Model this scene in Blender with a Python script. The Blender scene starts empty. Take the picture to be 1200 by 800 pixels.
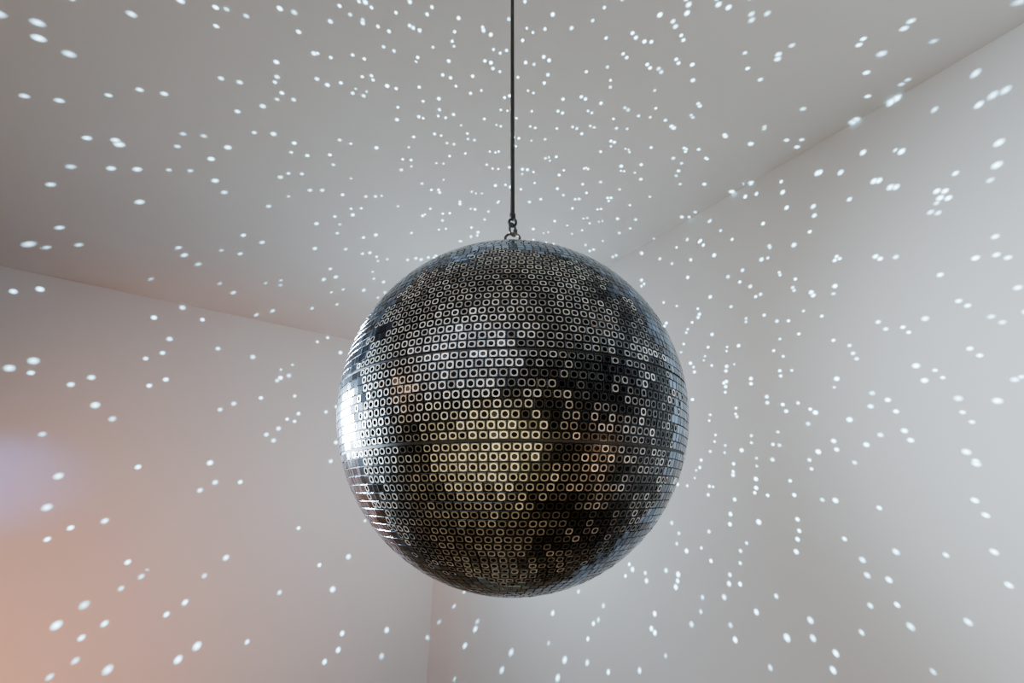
import bpy, math, random
from mathutils import Vector, Matrix, noise
random.seed(7)
scene = bpy.context.scene
CH = 1.60                      # camera height above floor
F = 446.0
PITCH = math.radians(21.9)
ZC = CH + 1.35                 # ceiling height

# ------------------------------------------------------------ node helpers
def new_mat(name):
    m = bpy.data.materials.new(name); m.use_nodes = True
    nt = m.node_tree
    return m, nt, nt.nodes["Principled BSDF"]

def plaster(name, c1, c2, rough=0.85):
    m, nt, b = new_mat(name)
    tc = nt.nodes.new("ShaderNodeTexCoord")
    n = nt.nodes.new("ShaderNodeTexNoise"); n.inputs["Scale"].default_value = 1.3; n.inputs["Detail"].default_value = 4
    r = nt.nodes.new("ShaderNodeMix"); r.data_type = 'RGBA'
    r.inputs[6].default_value = (*c1, 1); r.inputs[7].default_value = (*c2, 1)
    nt.links.new(tc.outputs["Object"], n.inputs["Vector"])
    nt.links.new(n.outputs["Fac"], r.inputs[0])
    nt.links.new(r.outputs[2], b.inputs["Base Color"])
    n2 = nt.nodes.new("ShaderNodeTexNoise"); n2.inputs["Scale"].default_value = 90; n2.inputs["Detail"].default_value = 3
    bp = nt.nodes.new("ShaderNodeBump"); bp.inputs["Strength"].default_value = 0.06; bp.inputs["Distance"].default_value = 0.003
    nt.links.new(tc.outputs["Object"], n2.inputs["Vector"])
    nt.links.new(n2.outputs["Fac"], bp.inputs["Height"]); nt.links.new(bp.outputs["Normal"], b.inputs["Normal"])
    b.inputs["Roughness"].default_value = rough
    b.inputs["Specular IOR Level"].default_value = 0.2
    return m

M_wall = plaster("wall_paint", (0.67, 0.65, 0.63), (0.73, 0.71, 0.69))
M_ceil = plaster("ceiling_paint", (0.60, 0.57, 0.535), (0.65, 0.62, 0.585))
M_dark = plaster("grey_paint", (0.10, 0.095, 0.09), (0.16, 0.15, 0.14))
M_trim = plaster("trim_paint", (0.6, 0.59, 0.57), (0.65, 0.63, 0.6), 0.5)
M_floor, nt, b = new_mat("wood_floor")
w = nt.nodes.new("ShaderNodeTexWave"); w.inputs["Scale"].default_value = 1.2; w.inputs["Distortion"].default_value = 5; w.inputs["Detail"].default_value = 3
cr = nt.nodes.new("ShaderNodeValToRGB")
cr.color_ramp.elements[0].color = (0.12, 0.065, 0.03, 1); cr.color_ramp.elements[1].color = (0.28, 0.17, 0.08, 1)
tc = nt.nodes.new("ShaderNodeTexCoord")
nt.links.new(tc.outputs["Object"], w.inputs["Vector"]); nt.links.new(w.outputs["Fac"], cr.inputs[0]); nt.links.new(cr.outputs[0], b.inputs["Base Color"])
b.inputs["Roughness"].default_value = 0.4

# ------------------------------------------------------------ room shell
U = Vector((math.sin(math.radians(35.6)), -math.cos(math.radians(35.6)), 0))    # along right wall
V = Vector((-math.cos(math.radians(35.6)), -math.sin(math.radians(35.6)), 0))   # along left wall
C = Vector((-0.694, 3.90, 0))
LU, LV, T = 5.8, 4.6, 0.12

def slab(name, u0, u1, v0, v1, z0, z1, mat):
    vs = []
    for z in (z0, z1):
        for (u, v) in ((u0, v0), (u1, v0), (u1, v1), (u0, v1)):
            p = C + U*u + V*v; vs.append((p.x, p.y, z))
    fs = [(0,1,2,3),(7,6,5,4),(0,4,5,1),(1,5,6,2),(2,6,7,3),(3,7,4,0)]
    me = bpy.data.meshes.new(name); me.from_pydata(vs, [], fs); me.update()
    import bmesh
    bm = bmesh.new(); bm.from_mesh(me); bmesh.ops.recalc_face_normals(bm, faces=bm.faces); bm.to_mesh(me); bm.free()
    o = bpy.data.objects.new(name, me); scene.collection.objects.link(o)
    me.materials.append(mat); return o

slab("floor", -T, LU+T, -T, LV+T, -T, 0, M_floor)
slab("ceiling", -T, LU+T, -T, LV+T, ZC, ZC+T, M_ceil)
slab("wall_left", -T, 0, -T, LV+T, 0, ZC, M_wall)
slab("wall_right", 0, LU, -T, 0, 0, ZC, M_wall)
slab("wall_front", LU, LU+T, -T, LV+T, 0, ZC, M_dark)
slab("wall_back", 0, LU, LV, LV+T, 0, ZC, M_dark)
slab("baseboard_left", 0, 0.015, 0.015, LV, 0, 0.08, M_trim)
slab("baseboard_right", 0, LU, 0, 0.015, 0, 0.08, M_trim)

# ------------------------------------------------------------ mirror ball
R = 0.25
BC = Vector((0.001, 0.588, CH + 0.1296))
ball = bpy.data.objects.new("disco_ball", None); scene.collection.objects.link(ball); ball.location = BC

M_core, nt, b = new_mat("black_grout")
n = nt.nodes.new("ShaderNodeTexNoise"); n.inputs["Scale"].default_value = 60
cr = nt.nodes.new("ShaderNodeValToRGB"); cr.color_ramp.elements[0].color = (0.004,0.004,0.005,1); cr.color_ramp.elements[1].color = (0.02,0.02,0.022,1)
nt.links.new(n.outputs["Fac"], cr.inputs[0]); nt.links.new(cr.outputs[0], b.inputs["Base Color"]); b.inputs["Roughness"].default_value = 0.6

def tile_mat(name, dark, light, rough, pw, metallic=1.0):
    """metal whose tint varies tile by tile (attribute 'tile')"""
    m, nt, b = new_mat(name)
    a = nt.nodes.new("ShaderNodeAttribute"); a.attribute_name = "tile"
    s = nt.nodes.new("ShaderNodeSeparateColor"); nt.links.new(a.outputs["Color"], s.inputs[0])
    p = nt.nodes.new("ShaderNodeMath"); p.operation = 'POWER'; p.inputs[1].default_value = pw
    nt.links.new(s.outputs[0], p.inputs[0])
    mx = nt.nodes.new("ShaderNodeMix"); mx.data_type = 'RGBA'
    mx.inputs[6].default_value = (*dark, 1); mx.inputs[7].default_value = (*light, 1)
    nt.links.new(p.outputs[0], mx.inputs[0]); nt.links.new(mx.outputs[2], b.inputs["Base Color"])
    b.inputs["Metallic"].default_value = metallic
    b.inputs["Roughness"].default_value = rough
    return m
M_face = tile_mat("mirror_tile_face", (0.02,0.025,0.03), (0.08,0.095,0.115), 0.20, 1.2)
M_ring = tile_mat("mirror_tile_ring_reflection", (0.03,0.029,0.027), (0.98,0.94,0.86), 0.40, 1.3)  # bright ring reflection put into the tile's colour and shape
M_eye = tile_mat("mirror_tile_dark_reflection", (0.004,0.004,0.005), (0.04,0.04,0.045), 0.25, 5.0)  # dark middle of the ring reflection, as colour and recess
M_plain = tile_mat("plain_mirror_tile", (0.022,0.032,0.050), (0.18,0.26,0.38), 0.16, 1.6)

verts, faces, mi, cols = [], [], [], []
NSEG = 12
rows = 82
S = math.pi*R/rows
camdir = (Vector((0,0,CH))-BC).normalized()
def smooth(a, b_, x):
    t = max(0, min(1, (x-a)/(b_-a))); return t*t*(3-2*t)
for i in range(rows):
    phi = -math.pi/2 + (i+0.5)*math.pi/rows
    cnt = max(3, int(round(2*math.pi*R*math.cos(phi)/S)))
    off = random.random()*2*math.pi
    for k in range(cnt):
        th = off + 2*math.pi*k/cnt + random.uniform(-1,1)*0.0012
        nrm = Vector((math.cos(phi)*math.cos(th), math.cos(phi)*math.sin(th), math.sin(phi)))
        e = Vector((-math.sin(th), math.cos(th), 0)); up = nrm.cross(e)
        ctr = nrm*(R-0.0004)
        # small mounting tilt of each tile
        tx, ty, rz = random.gauss(0,0.022), random.gauss(0,0.022), random.gauss(0,0.03)
        n2 = (nrm + e*tx + up*ty).normalized()
        e2 = (e*math.cos(rz)+up*math.sin(rz)); e2 = (e2 - n2*e2.dot(n2)).normalized(); u2 = n2.cross(e2)
        w_ = 2*math.pi*R*math.cos(phi)/cnt
        hx = min(w_, S*1.06)*0.5*0.90; hy = S*0.5*0.90
        # assembly seams between the shell sections
        if i in (31, 32, 40, 41):
            g_ = 0.0006 if i < 35 else 0.0004
            ctr = ctr + up*(g_ if i in (32, 41) else -g_); hy *= 0.88
        # dark reflections put into tile colour: dim patches on one side of the ball
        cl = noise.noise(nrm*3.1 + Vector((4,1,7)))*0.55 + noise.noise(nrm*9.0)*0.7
        dim = 0.93*smooth(-0.08, 0.58, cl + nrm.x*0.90 - nrm.z*0.30 + 0.0)
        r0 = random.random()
        val = (0.45+0.55*r0)*(1-dim) + dim*(r0**3.5)
        plain = random.random() < 1.0 - smooth(0.62, 0.72, nrm.dot(camdir) - max(0,-nrm.x-0.45)*0.25 + 0.08*noise.noise(nrm*5))  # ring reflections built in facing the camera, plain tiles toward the rim
        def P(a, b_, h): 
            return ctr + e2*a + u2*b_ + n2*h
        base = len(verts)
        def sq(t):
            c, s_ = math.cos(t), math.sin(t); m_ = max(abs(c), abs(s_)); return c/m_, s_/m_
        if plain: val = random.random(); 
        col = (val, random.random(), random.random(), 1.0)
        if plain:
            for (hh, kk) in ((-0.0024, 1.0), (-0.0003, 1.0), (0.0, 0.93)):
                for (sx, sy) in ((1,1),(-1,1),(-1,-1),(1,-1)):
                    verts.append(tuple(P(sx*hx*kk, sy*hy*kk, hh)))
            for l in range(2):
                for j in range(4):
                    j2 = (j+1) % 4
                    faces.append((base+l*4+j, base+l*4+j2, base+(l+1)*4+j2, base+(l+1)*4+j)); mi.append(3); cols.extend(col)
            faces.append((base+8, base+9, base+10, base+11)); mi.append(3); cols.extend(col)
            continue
        L = [[] for _ in range(6)]
        for j in range(NSEG):
            t = math.pi/4 + 2*math.pi*j/NSEG
            sx, sy = sq(t); c, s_ = math.cos(t), math.sin(t)
            rx, ry = c*0.65+sx*0.35, s_*0.65+sy*0.35
            L[0].append(P(sx*hx, sy*hy, -0.0024))
            L[1].append(P(sx*hx, sy*hy, -0.0002))
            L[2].append(P(sx*hx*0.95, sy*hy*0.95, 0.0))
            L[3].append(P(rx*hx*0.86, ry*hy*0.86, 0.00002))
            L[4].append(P(c*hx*0.63, s_*hy*0.63, 0.0))
            L[5].append(P(c*hx*0.56, s_*hy*0.56, -0.0006))
        for l in L: verts.extend([tuple(v) for v in l])
        mats = [0, 0, 0, 1, 2]
        for l in range(5):
            for j in range(NSEG):
                j2 = (j+1) % NSEG
                faces.append((base+l*NSEG+j, base+l*NSEG+j2, base+(l+1)*NSEG+j2, base+(l+1)*NSEG+j)); mi.append(mats[l]); cols.extend(col)
        faces.append(tuple(base+5*NSEG+j for j in range(NSEG))); mi.append(2); cols.extend(col)
me = bpy.data.meshes.new("mirror_tiles"); me.from_pydata(verts, [], faces); me.update()
for m in (M_face, M_ring, M_eye, M_plain): me.materials.append(m)
me.polygons.foreach_set("material_index", mi)
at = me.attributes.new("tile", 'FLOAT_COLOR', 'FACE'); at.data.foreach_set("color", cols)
me.update()
tiles = bpy.data.objects.new("mirror_tiles", me); scene.collection.objects.link(tiles); tiles.parent = ball

import bmesh
def obj_from_bm(name, bm, mat, parent=None, smooth=True):
    me = bpy.data.meshes.new(name); bm.to_mesh(me); bm.free()
    me.materials.append(mat)
    if smooth:
        for p in me.polygons: p.use_smooth = True
    o = bpy.data.objects.new(name, me); scene.collection.objects.link(o)
    if parent: o.parent = parent
    return o
bm = bmesh.new(); bmesh.ops.create_uvsphere(bm, u_segments=96, v_segments=64, radius=R-0.0022)
obj_from_bm("ball_core", bm, M_core, ball)

# hardware
def metal(name, c, rough, met=1.0):
    m, nt, b = new_mat(name)
    n = nt.nodes.new("ShaderNodeTexNoise"); n.inputs["Scale"].default_value = 150
    mx = nt.nodes.new("ShaderNodeMix"); mx.data_type = 'RGBA'
    mx.inputs[6].default_value = (*[x*0.6 for x in c], 1); mx.inputs[7].default_value = (*c, 1)
    nt.links.new(n.outputs["Fac"], mx.inputs[0]); nt.links.new(mx.outputs[2], b.inputs["Base Color"])
    b.inputs["Metallic"].default_value = met; b.inputs["Roughness"].default_value = rough
    return m
M_steel = metal("dark_steel", (0.12,0.115,0.105), 0.35)
M_cable = metal("black_cable_sheath", (0.010,0.009,0.008), 0.6, 0.0)

def tube(name, pts, rad, mat, parent, cyclic=False):
    cu = bpy.data.curves.new(name, 'CURVE'); cu.dimensions = '3D'; cu.bevel_depth = rad; cu.bevel_resolution = 5; cu.use_fill_caps = True
    sp = cu.splines.new('POLY'); sp.points.add(len(pts)-1)
    for p, q in zip(sp.points, pts): p.co = (*q, 1)
    sp.use_cyclic_u = cyclic
    o = bpy.data.objects.new(name, cu); scene.collection.objects.link(o); o.data.materials.append(mat); o.parent = parent
    return o
def lathe(name, prof, mat, parent, seg=48):
    bm = bmesh.new(); rings = []
    for r, z in prof:
        rings.append([bm.verts.new((r*math.cos(2*math.pi*k/seg), r*math.sin(2*math.pi*k/seg), z)) for k in range(seg)])
    for a, b_ in zip(rings, rings[1:]):
        for k in range(seg): bm.faces.new((a[k], a[(k+1)%seg], b_[(k+1)%seg], b_[k]))
    bm.faces.new(rings[-1]); bm.faces.new(rings[0][::-1])
    return obj_from_bm(name, bm, mat, parent)
# top cap with neck
lathe("top_cap", [(0.034,R-0.006),(0.034,R-0.0005),(0.030,R+0.0015),(0.014,R+0.003),(0.0125,R+0.006),(0.0125,R+0.050),(0.011,R+0.052),(0.002,R+0.053)], M_steel, ball)
# wide U shackle standing on the neck
a = [(0.0135*math.cos(t), 0, R+0.064+0.011*math.sin(t)) for t in [math.pi*k/20 for k in range(21)]]
tube("eye_bolt", [(0.0125,0,R+0.049)]+a+[(-0.0125,0,R+0.049)], 0.0026, M_steel, ball)
# quick link, slightly turned
lk = []
ang = math.radians(50)
for k in range(32):
    t = 2*math.pi*k/32
    x = 0.0080*math.cos(t); z = 0.007*math.sin(t) + (0.006 if math.sin(t) > 0 else -0.006)
    lk.append((x*math.cos(ang), x*math.sin(ang), R+0.084+z))
tube("quick_link", lk, 0.0024, M_steel, ball, True)
tube("link_nut", [(0.0080*math.cos(ang),0.0080*math.sin(ang),R+0.080),(0.0080*math.cos(ang),0.0080*math.sin(ang),R+0.088)], 0.0042, M_steel, ball)
# cable thimble loop + crimp ferrule + cable
lp = []
for k in range(28):
    t = 2*math.pi*k/28
    lp.append((0.0065*math.cos(t), 0, R+0.101+0.0095*math.sin(t)))
tube("cable_loop", lp, 0.0026, M_cable, ball, True)
lathe("crimp_ferrule", [(0.003,R+0.107),(0.0060,R+0.109),(0.0060,R+0.120),(0.0034,R+0.122)], M_cable, ball, 24)
top = ZC - BC.z
tube("hanging_cable", [(0,0,R+0.112),(0,0,top-0.004)], 0.0043, M_cable, ball)
lathe("ceiling_plate", [(0.028,top-0.0005),(0.028,top-0.006),(0.022,top-0.009),(0.008,top-0.011),(0.006,top-0.020)], M_steel, ball)

# ------------------------------------------------------------ lights
def light(name, kind, loc, energy, color, **kw):
    l = bpy.data.lights.new(name, kind); l.energy = energy; l.color = color
    for k, v in kw.items(): setattr(l, k, v)
    o = bpy.data.objects.new(name, l); scene.collection.objects.link(o); o.location = loc
    return o
def aim(o, tgt):
    o.rotation_euler = (Vector(tgt)-o.location).to_track_quat('-Z','Y').to_euler()

# projected mirror-ball flecks: unseen patterned light added just behind/above the ball
g = light("added_fleck_light", 'POINT', (0.0, BC.y+0.20, BC.z+0.27), 1000.0, (0.36,0.74,1.0), shadow_soft_size=0.0)
g.data.use_nodes = True
nt = g.data.node_tree; nt.nodes.clear()
out = nt.nodes.new("ShaderNodeOutputLight"); em = nt.nodes.new("ShaderNodeEmission"); nt.links.new(em.outputs[0], out.inputs[0])
geo = nt.nodes.new("ShaderNodeNewGeometry")
def VM(op, a=None, b_=None):
    n = nt.nodes.new("ShaderNodeVectorMath"); n.operation = op
    for i_, v in enumerate((a, b_)):
        if v is None: continue
        if isinstance(v, tuple): n.inputs[i_].default_value = v
        else: nt.links.new(v, n.inputs[i_])
    return n
def MA(op, a, b_=None, c=None, clamp=False):
    n = nt.nodes.new("ShaderNodeMath"); n.operation = op; n.use_clamp = clamp
    for i_, v in enumerate((a, b_, c)):
        if v is None: continue
        if isinstance(v, (int, float)): n.inputs[i_].default_value = v
        else: nt.links.new(v, n.inputs[i_])
    return n.outputs[0]
# fewer flecks towards the far (left) side
leftness = MA('MAXIMUM', VM('DOT_PRODUCT', geo.outputs["Incoming"], (-0.75, 0.55, -0.35)).outputs["Value"], 0.0)
thin = MA('SUBTRACT', 1.0, MA('MULTIPLY', leftness, 0.40))
def fleck(rot, seed, scale, shell, ang):
    """one fleck for each voronoi seed lying in a thin shell; round, of angular radius `ang`"""
    d = VM('NORMALIZE', VM('ADD', geo.outputs["Incoming"], rot).outputs[0]).outputs[0]
    q = VM('ADD', d, seed).outputs[0]
    v = nt.nodes.new("ShaderNodeTexVoronoi"); v.inputs["Scale"].default_value = scale; v.inputs["Randomness"].default_value = 1.0
    nt.links.new(q, v.inputs["Vector"])
    pos = VM('SUBTRACT', v.outputs["Position"], seed).outputs[0]
    ln = VM('LENGTH', pos).outputs["Value"]
    inshell = MA('LESS_THAN', MA('ABSOLUTE', MA('SUBTRACT', ln, 1.0)), MA('MULTIPLY', thin, shell/scale))
    dist = VM('DISTANCE', d, VM('NORMALIZE', pos).outputs[0]).outputs["Value"]
    sp = nt.nodes.new("ShaderNodeSeparateColor"); nt.links.new(v.outputs["Color"], sp.inputs[0])
    rad = MA('MULTIPLY', MA('MULTIPLY_ADD', sp.outputs[0], 0.4, 0.75), ang)
    x = MA('SUBTRACT', 1.0, MA('DIVIDE', dist, rad), clamp=True)
    x = MA('POWER', x, 1.9)
    x = MA('MULTIPLY', x, MA('MULTIPLY_ADD', sp.outputs[1], 1.5, 0.4))
    return MA('MULTIPLY', x, inshell)
outs = [fleck((0,0,0), (0,0,0), 14.6, 0.27, 0.0077),
        fleck((0.022,0.012,0.018), (0,0,0), 14.6, 0.14, 0.0072),
        fleck((0,0,0), (3.3,1.7,5.1), 14.2, 0.27, 0.0077)]
cur = outs[0]
for o_ in outs[1:]: cur = MA('MAXIMUM', cur, o_)
fo = nt.nodes.new("ShaderNodeLightFalloff"); fo.inputs["Strength"].default_value = 1.0
tot = MA('MULTIPLY', cur, MA('ADD', fo.outputs["Linear"], MA('MULTIPLY', fo.outputs["Constant"], 0.35)))
nt.links.new(tot, em.inputs["Strength"])

# unseen cool point light added to brighten the corner behind the ball
light("corner_glow", 'POINT', (-0.30, 2.15, CH+0.22), 48, (0.58,0.80,1.0), shadow_soft_size=0.0)
# unseen warm light added to tint the lower left wall
wl = light("added_warm_wash", 'SPOT', (-2.2, 0.9, CH-1.25), 125, (1.0,0.33,0.12), shadow_soft_size=0.05, spot_size=math.radians(105), spot_blend=1.0)
aim(wl, (-2.4, 2.7, CH-0.55))
light("added_warm_fill", 'POINT', (1.15, -0.3, CH-0.6), 10, (1.0,0.58,0.32), shadow_soft_size=0.1)  # added warm fill, out of view on the right
light("added_warm_fill.001", 'POINT', (-1.9, -0.4, CH+0.2), 9, (1.0,0.60,0.36), shadow_soft_size=0.1)  # second added warm fill, out of view on the left
# blue beam from the left
s = light("blue_beam_lamp", 'SPOT', (-3.05, 1.35, CH+0.10), 32, (0.20,0.32,1.0), spot_size=math.radians(38), spot_blend=1.0, shadow_soft_size=0.03)
aim(s, (-2.95,2.4,CH+0.06))
# lamp grazing the left edge of the ball
k = light("side_spot_lamp", 'AREA', (-1.75, 1.35, CH+0.12), 42, (0.66,0.84,1.0), shape='RECTANGLE', size=0.40, size_y=0.60, spread=math.radians(50))
aim(k, BC)
# soft lights added behind the camera to be mirrored in the ball
a1 = light("added_overhead_fill", 'AREA', (-0.9, -1.2, CH+0.9), 11, (0.95,0.96,1.0), shape='RECTANGLE', size=2.6, size_y=1.8, spread=math.radians(80))
aim(a1, BC)
a2 = light("added_low_warm_fill", 'AREA', (-0.35, -1.0, CH-1.0), 5.0, (1.0,0.80,0.42), shape='RECTANGLE', size=2.2, size_y=1.3, spread=math.radians(80))
aim(a2, BC)

wd = bpy.data.worlds.new("World"); scene.world = wd; wd.use_nodes = True
wd.node_tree.nodes["Background"].inputs[0].default_value = (0.02,0.02,0.022,1)

# ------------------------------------------------------------ camera
cd = bpy.data.cameras.new("Camera"); cam = bpy.data.objects.new("Camera", cd); scene.collection.objects.link(cam)
cam.location = (0,0,CH); cam.rotation_euler = (math.pi/2+PITCH, 0, 0)
cd.sensor_width = 36; cd.lens = 36*F/1200; cd.clip_start = 0.01
scene.camera = cam
